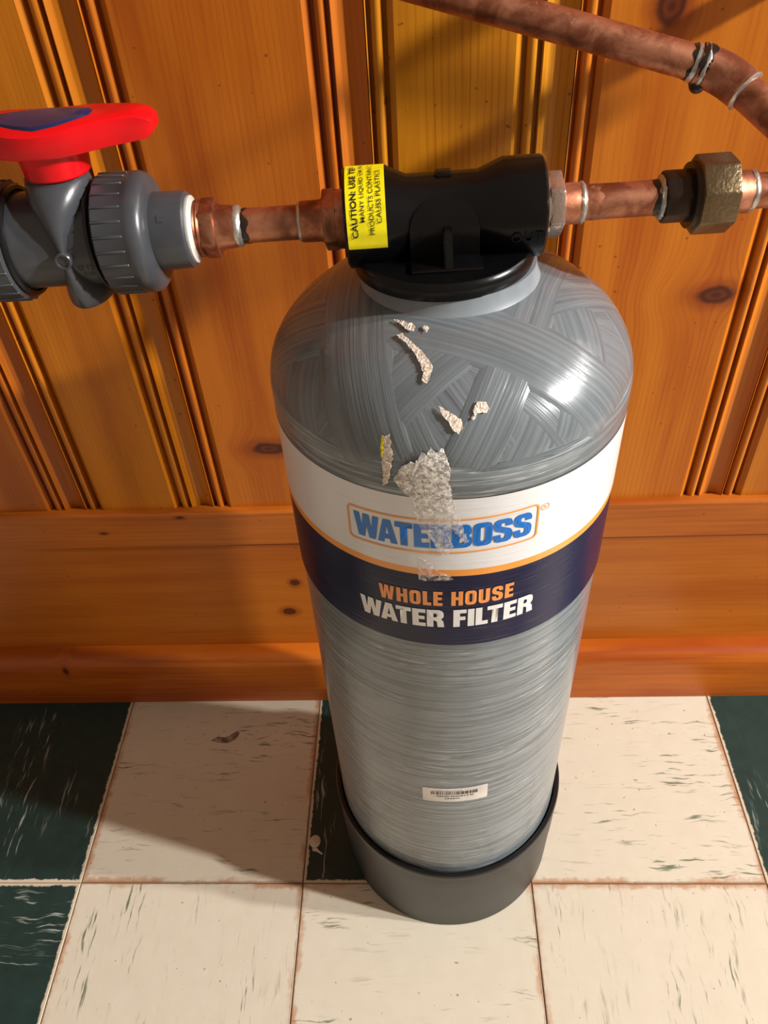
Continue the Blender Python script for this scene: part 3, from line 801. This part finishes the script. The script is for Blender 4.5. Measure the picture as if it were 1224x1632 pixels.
def hourglass():
    """saddle casting: wide stem collar, narrow waist at mid height, wide foot"""
    v, f = [], []; seg = 40; rows = []
    stat = [(.0308, .0140, .0150), (.0296, .0148, .0165), (.0250, .0150, .0210), (.0200, .0136, .0235), (.0140, .0108, .0248), (.0070, .0072, .0252), (.0020, .0052, .0252), (-.0020, .0050, .0252), (-.0070, .0058, .0250), (-.0140, .0082, .0247), (-.0200, .0102, .0236), (-.0250, .0114, .0215), (-.0285, .0116, .0195), (-.0294, .0110, .0188)]
    for (z, hx, hy) in stat:
        for k in range(seg):
            a = 2 * PI * k / seg; v.append((SV + hx * math.cos(a), hy * math.sin(a), z))
    for i in range(len(stat) - 1):
        for k in range(seg):
            q = (k + 1) % seg; f.append((i * seg + k, i * seg + q, (i + 1) * seg + q, (i + 1) * seg + k))
    f.append(tuple(range(seg))); f.append(tuple((len(stat) - 1) * seg + k for k in range(seg))[::-1])
    return mk('saddle', v, f, M['pvc'], valve, 32)
hourglass()
bo = lathe('boss', [(-.0225, .0040), (-.0258, .0042), (-.0264, .0038), (-.0264, .0030), (-.0256, .0028), (-.0256, 0.0)], M['pvc'], valve, 32, 'X', 30)
bo.rotation_euler = (0, 0, PI / 2); bo.location = (SV, 0, -.0005)
lathe('stem_collar', [(.0296, .0146), (.0312, .0148), (.0318, .0138), (.0345, .0138), (.0350, .012)], M['pvc'], valve, 56, 'Z', 30, center=(SV, 0, 0))
on_barrel(fit_text('U 120', .0090, .0028, 0, 1.1), 'printed_mark', -.1775, -.32, .0232, M['ink'], valve, 'along', False, .0002)
on_barrel(fit_text('T126 15', .0085, .0022, 0, 1.1), 'printed_mark', -.1765, -.47, .0232, M['ink'], valve, 'along', False, .0002)
# red lever
def lever():
    # plan sections along s: (ds, half width, z bottom, z top)
    sec = [(-.0560, .0072, .0480, .0556), (-.0545, .0084, .0462, .0570), (-.0500, .0092, .0455, .0578), (-.0350, .0118, .0448, .0577), (-.0200, .0160, .0444, .0570), (-.0100, .0195, .0442, .0558), (0, .0205, .0442, .0552), (.0100, .0195, .0442, .0558), (.0200, .0160, .0446, .0570), (.0320, .0118, .0454, .0577), (.0430, .0090, .0460, .0578), (.0485, .0082, .0467, .0566), (.0512, .0072, .0490, .0546)]
    v, f = [], []; ring = []
    for ds, hw, zb, zt in sec:
        b = .0014; c = [(-hw + b * .6, zb), (-hw, zb + b), (-hw, zt - b), (-hw + b, zt - .0003), (0, zt), (hw - b, zt - .0003), (hw, zt - b), (hw, zb + b), (hw - b * .6, zb)]
        ring.append(len(c))
        for y, z in c: v.append((SV + .002 + ds, y, z))
    n = ring[0]
    for i in range(len(sec) - 1):
        for k in range(n):
            q = (k + 1) % n; f.append((i * n + k, i * n + q, (i + 1) * n + q, (i + 1) * n + k))
    f.append(tuple(range(n))); f.append(tuple((len(sec) - 1) * n + k for k in range(n))[::-1])
    return mk('handle', v, f, M['red'], valve, 40)
handle = lever()
lathe('hub', [(.0322, .0120), (.0322, .0148), (.0330, .0154), (.0455, .0168), (.0480, .0168)], M['red'], handle, 56, 'Z', 30, center=(SV + .002, 0, 0))
def cap():
    out = []
    for i in range(48):
        a = 2 * PI * i / 48; x = .025 * math.cos(a); hw = .0150 * (1 - .40 * (abs(x) / .025)); out.append((x, hw * (1 if math.sin(a) >= 0 else -1) * abs(math.sin(a)) ** .6))
    zt = lambda x: .0552 + .0024 * min(1, (abs(x) / .035)) ** 1.3
    v = [(SV + .002, 0, .0570)]; f = []
    for sc_, dz in ((.55, .0017), (.92, .0013), (1.0, -.0008)):
        for x, y in out: v.append((SV + .002 + x * sc_, y * sc_, zt(x * sc_) + dz))
    n = 48
    for i in range(n):
        j = (i + 1) % n; f.append((0, 1 + i, 1 + j))
        for q in range(2): f.append((1 + q * n + i, 1 + (q + 1) * n + i, 1 + (q + 1) * n + j, 1 + q * n + j))
    o = mk('handle_cap', v, f, M['navy_cap'], handle, 50); o['label'] = 'navy blue inset cap'; return o
cap()

# ------------------------------------------------------------------ inlet copper pipe
inlet = empty('copper_pipe', AX, AROT)
tag(inlet, 'short copper pipe with hex adapters between the grey valve and the black filter head', 'pipe')
lathe('thread_tape', [(-.1300, .0120), (-.1300, .0150), (-.1286, .0162), (-.1270, .0160), (-.1262, .0142), (-.1250, .0135), (-.1240, .0120)], M['ptfe'], inlet, 48, 'X', 50)
lathe('thread_collar', [(-.1262, .0100), (-.1262, .0134), (-.1250, .0138), (-.1240, .0132), (-.1232, .0138), (-.1222, .0132), (-.1215, .0100)], M['copper_clean'], inlet, 48, 'X', 40)
ngon_bar('hex_nut', -.1225, -.1150, .0148, 6, M['copper_clean'], inlet, math.radians(10), .0014)
lathe('solder_cup', [(-.1155, .0080), (-.1155, .0116), (-.1125, .0106), (-.1060, .0100), (-.1048, .0096), (-.1046, .0075)], M['copper_clean'], inlet, 48, 'X', 40)
tube('solder_joint', [(-.1062, 0, 0), (-.1050, 0, 0), (-.1038, 0, 0), (-.1026, 0, 0)], [.0099, .0101, .0096, .0084], M['solder'], inlet, 40, 60, .03, 2)
jag_ring('burn_mark', (-.1030, 0, 0), (-.1000, 0, 0), .00845, M['flux'], inlet, .0017, 5)
lathe('pipe', [(-.1060, .0083), (-.0700, .0083)], M['copper'], inlet, 48, 'X', 40)
tube('solder_joint', [(-.0752, 0, 0), (-.0742, 0, 0), (-.0734, 0, 0)], [.0085, .0095, .0097], M['solder'], inlet, 40, 60, .02, 7)
lathe('solder_cup', [(-.0736, .0080), (-.0736, .0095), (-.0726, .0098), (-.0640, .0099), (-.0615, .0112), (-.0605, .0080)], M['copper'], inlet, 48, 'X', 40)
ngon_bar('hex_nut', -.0622, -.0552, .0152, 6, M['copper_dark'], inlet, math.radians(20), .0012)
lathe('thread_collar', [(-.0560, .0100), (-.0558, .0140), (-.0500, .0140), (-.0498, .0100)], M['copper_dark'], inlet, 48, 'X', 40)

# ------------------------------------------------------------------ outlet copper pipe
outlet = empty('copper_pipe', AX, AROT)
tag(outlet, 'tarnished copper pipe between the black filter head outlet and the bronze union', 'pipe')
lathe('thread_collar', [(.0430, .0100), (.0432, .0142), (.0478, .0142), (.0480, .0100)], M['foil'], outlet, 48, 'X', 40)
ngon_bar('hex_nut', .0472, .0548, .0160, 6, M['foil'], outlet, math.radians(14), .0014)
lathe('solder_cup', [(.0545, .0080), (.0546, .0104), (.0560, .0097), (.0640, .0097), (.0648, .0092), (.0650, .0078)], M['copper_dark'], outlet, 48, 'X', 40)
tube('solder_joint', [(.0632, 0, 0), (.0641, 0, 0), (.0650, 0, 0), (.0662, 0, 0)], [.0097, .0101, .0098, .0084], M['solder'], outlet, 40, 60, .03, 3)
lathe('pipe', [(.0600, .0083), (.1050, .0083)], M['copper'], outlet, 48, 'X', 40)
jag_ring('burn_mark', (.0665, 0, 0), (.0730, 0, 0), .0084, M['copper_dark'], outlet, .0022, 15)
jag_ring('burn_mark', (.0985, 0, 0), (.1020, 0, 0), .0084, M['flux'], outlet, .0012, 16)

# ------------------------------------------------------------------ bronze union
un = empty('pipe_union', AX, AROT)
tag(un, 'cast bronze pipe union with a large octagonal nut on the outlet pipe', 'pipe fitting')
ngon_bar('tail_piece', .1030, .1200, .0126, 8, M['bronze_dark'], un, math.radians(22), .0018)
tube('solder_joint', [(.1012, 0, 0), (.1022, 0, 0), (.1034, 0, 0)], [.0084, .0100, .0104], M['solder'], un, 40, 60, .04, 9)
ngon_bar('union_nut', .1185, .1360, .0187, 8, M['bronze'], un, math.radians(22.5), .0012)
lathe('sealing_face', [(.1160, .0100), (.1160, .0152), (.1190, .0158), (.1195, .0100)], M['bronze_dark'], un, 48, 'X', 30)

# ------------------------------------------------------------------ long copper run: right of the union, up a bend, across the wall
run = empty('copper_pipe', (.5, .063, .66))
tag(run, 'long copper pipe with a soldered elbow slanting in front of the pine wall', 'pipe')
RO = Vector(run.location)
ax = lambda s: AX + RM @ Vector((s, 0, 0)) - RO
w3 = lambda x, y, z: Vector((x, y, z)) - RO
tube('solder_cup', [ax(.1350), ax(.1362), ax(.1450), ax(.1462)], [.0112, .0100, .0099, .0095], M['copper_dark'], run, 40)
tube('solder_joint', [ax(.1448), ax(.1458), ax(.1470), ax(.1482)], [.0099, .0102, .0097, .0084], M['solder'], run, 40, 60, .03, 4)
UP = w3(.5160, .1270, .6947)       # bend point and elbow point
dpipe = (Vector((.4215, .14, .7200)) - Vector((.4859, .13, .7033))).normalized()
def bend(p0, c, p1, n=8):
    return [p0.lerp(c, t).lerp(c.lerp(p1, t), t) for t in [i / n for i in range(n + 1)]]
# leg straight line from elbow down to the outlet line
tube('pipe', [ax(.1440), ax(.1770)], .0083, M['copper'], run, 40)
cornerP = ax(.1930)
legdir = (cornerP - UP).normalized()
tube('elbow', bend(ax(.1760), cornerP, cornerP - legdir * .017), .0099, M['copper_dark'], run, 40)
tube('pipe', [cornerP - legdir * .014, UP + legdir * .012], .0083, M['copper_dark'], run, 40)
tube('solder_joint', [UP + legdir * .0150, UP + legdir * .0160, UP + legdir * .0172], [.0099, .0104, .0088], M['solder'], run, 40, 60, .02, 6)
tube('elbow', bend(UP + legdir * .0155, UP, UP + dpipe * .0135), .0099, M['copper_dark'], run, 40)
jag_ring('burn_mark', UP + dpipe * .0095, UP + dpipe * .0185, .0086, M['flux'], run, .0016, 8)
jag_ring('burn_mark', UP + dpipe * .0070, UP + dpipe * .0130, .0101, M['flux'], run, .0014, 18)
jag_ring('solder_joint', UP + dpipe * .0105, UP + dpipe * .0116, .0103, M['solder'], run, .0010, 28)
jag_ring('solder_joint', UP + dpipe * .0140, UP + dpipe * .0168, .0090, M['solder'], run, .0008, 12)
bd = bmesh.new(); bmesh.ops.create_uvsphere(bd, u_segments=14, v_segments=10, radius=.0042)
bmesh.ops.translate(bd, verts=bd.verts[:], vec=UP + dpipe * .0125 + Vector((0, -.003, -.0088))); from_bm('solder_drip', bd, M['flux'], run, 60)
far = UP + dpipe * .95
tube('pipe', [UP + dpipe * .010, far], .0083, M['copper'], run, 40)

# ------------------------------------------------------------------ bent pipe beside the run (its shadow falls across the boards)
bp = empty('copper_pipe', (.66, .15, .765))
tag(bp, 'bent copper pipe standing off the pine wall beyond the slanting pipe', 'pipe')
pa, pv, pb = Vector((-.0538, 0, .0360)), Vector((.0725, 0, .0030)), Vector((-.0490, 0, -.0350))
tube('pipe', [pa, pv + (pa - pv).normalized() * .012], .0083, M['copper'], bp, 32)
tube('pipe', [pb, pv + (pb - pv).normalized() * .012], .0083, M['copper'], bp, 32)
tube('elbow', bend(pv + (pa - pv).normalized() * .016, pv, pv + (pb - pv).normalized() * .016), .0099, M['copper_dark'], bp, 32)
for q in (pa, pb):
    tube('elbow', bend(q + (pv - q).normalized() * .016, q, q + Vector((0, .016, 0))), .0099, M['copper_dark'], bp, 32)
    tube('pipe', [q + Vector((0, .012, 0)), q + Vector((0, WY + .004 - .15, 0))], .0083, M['copper'], bp, 32)
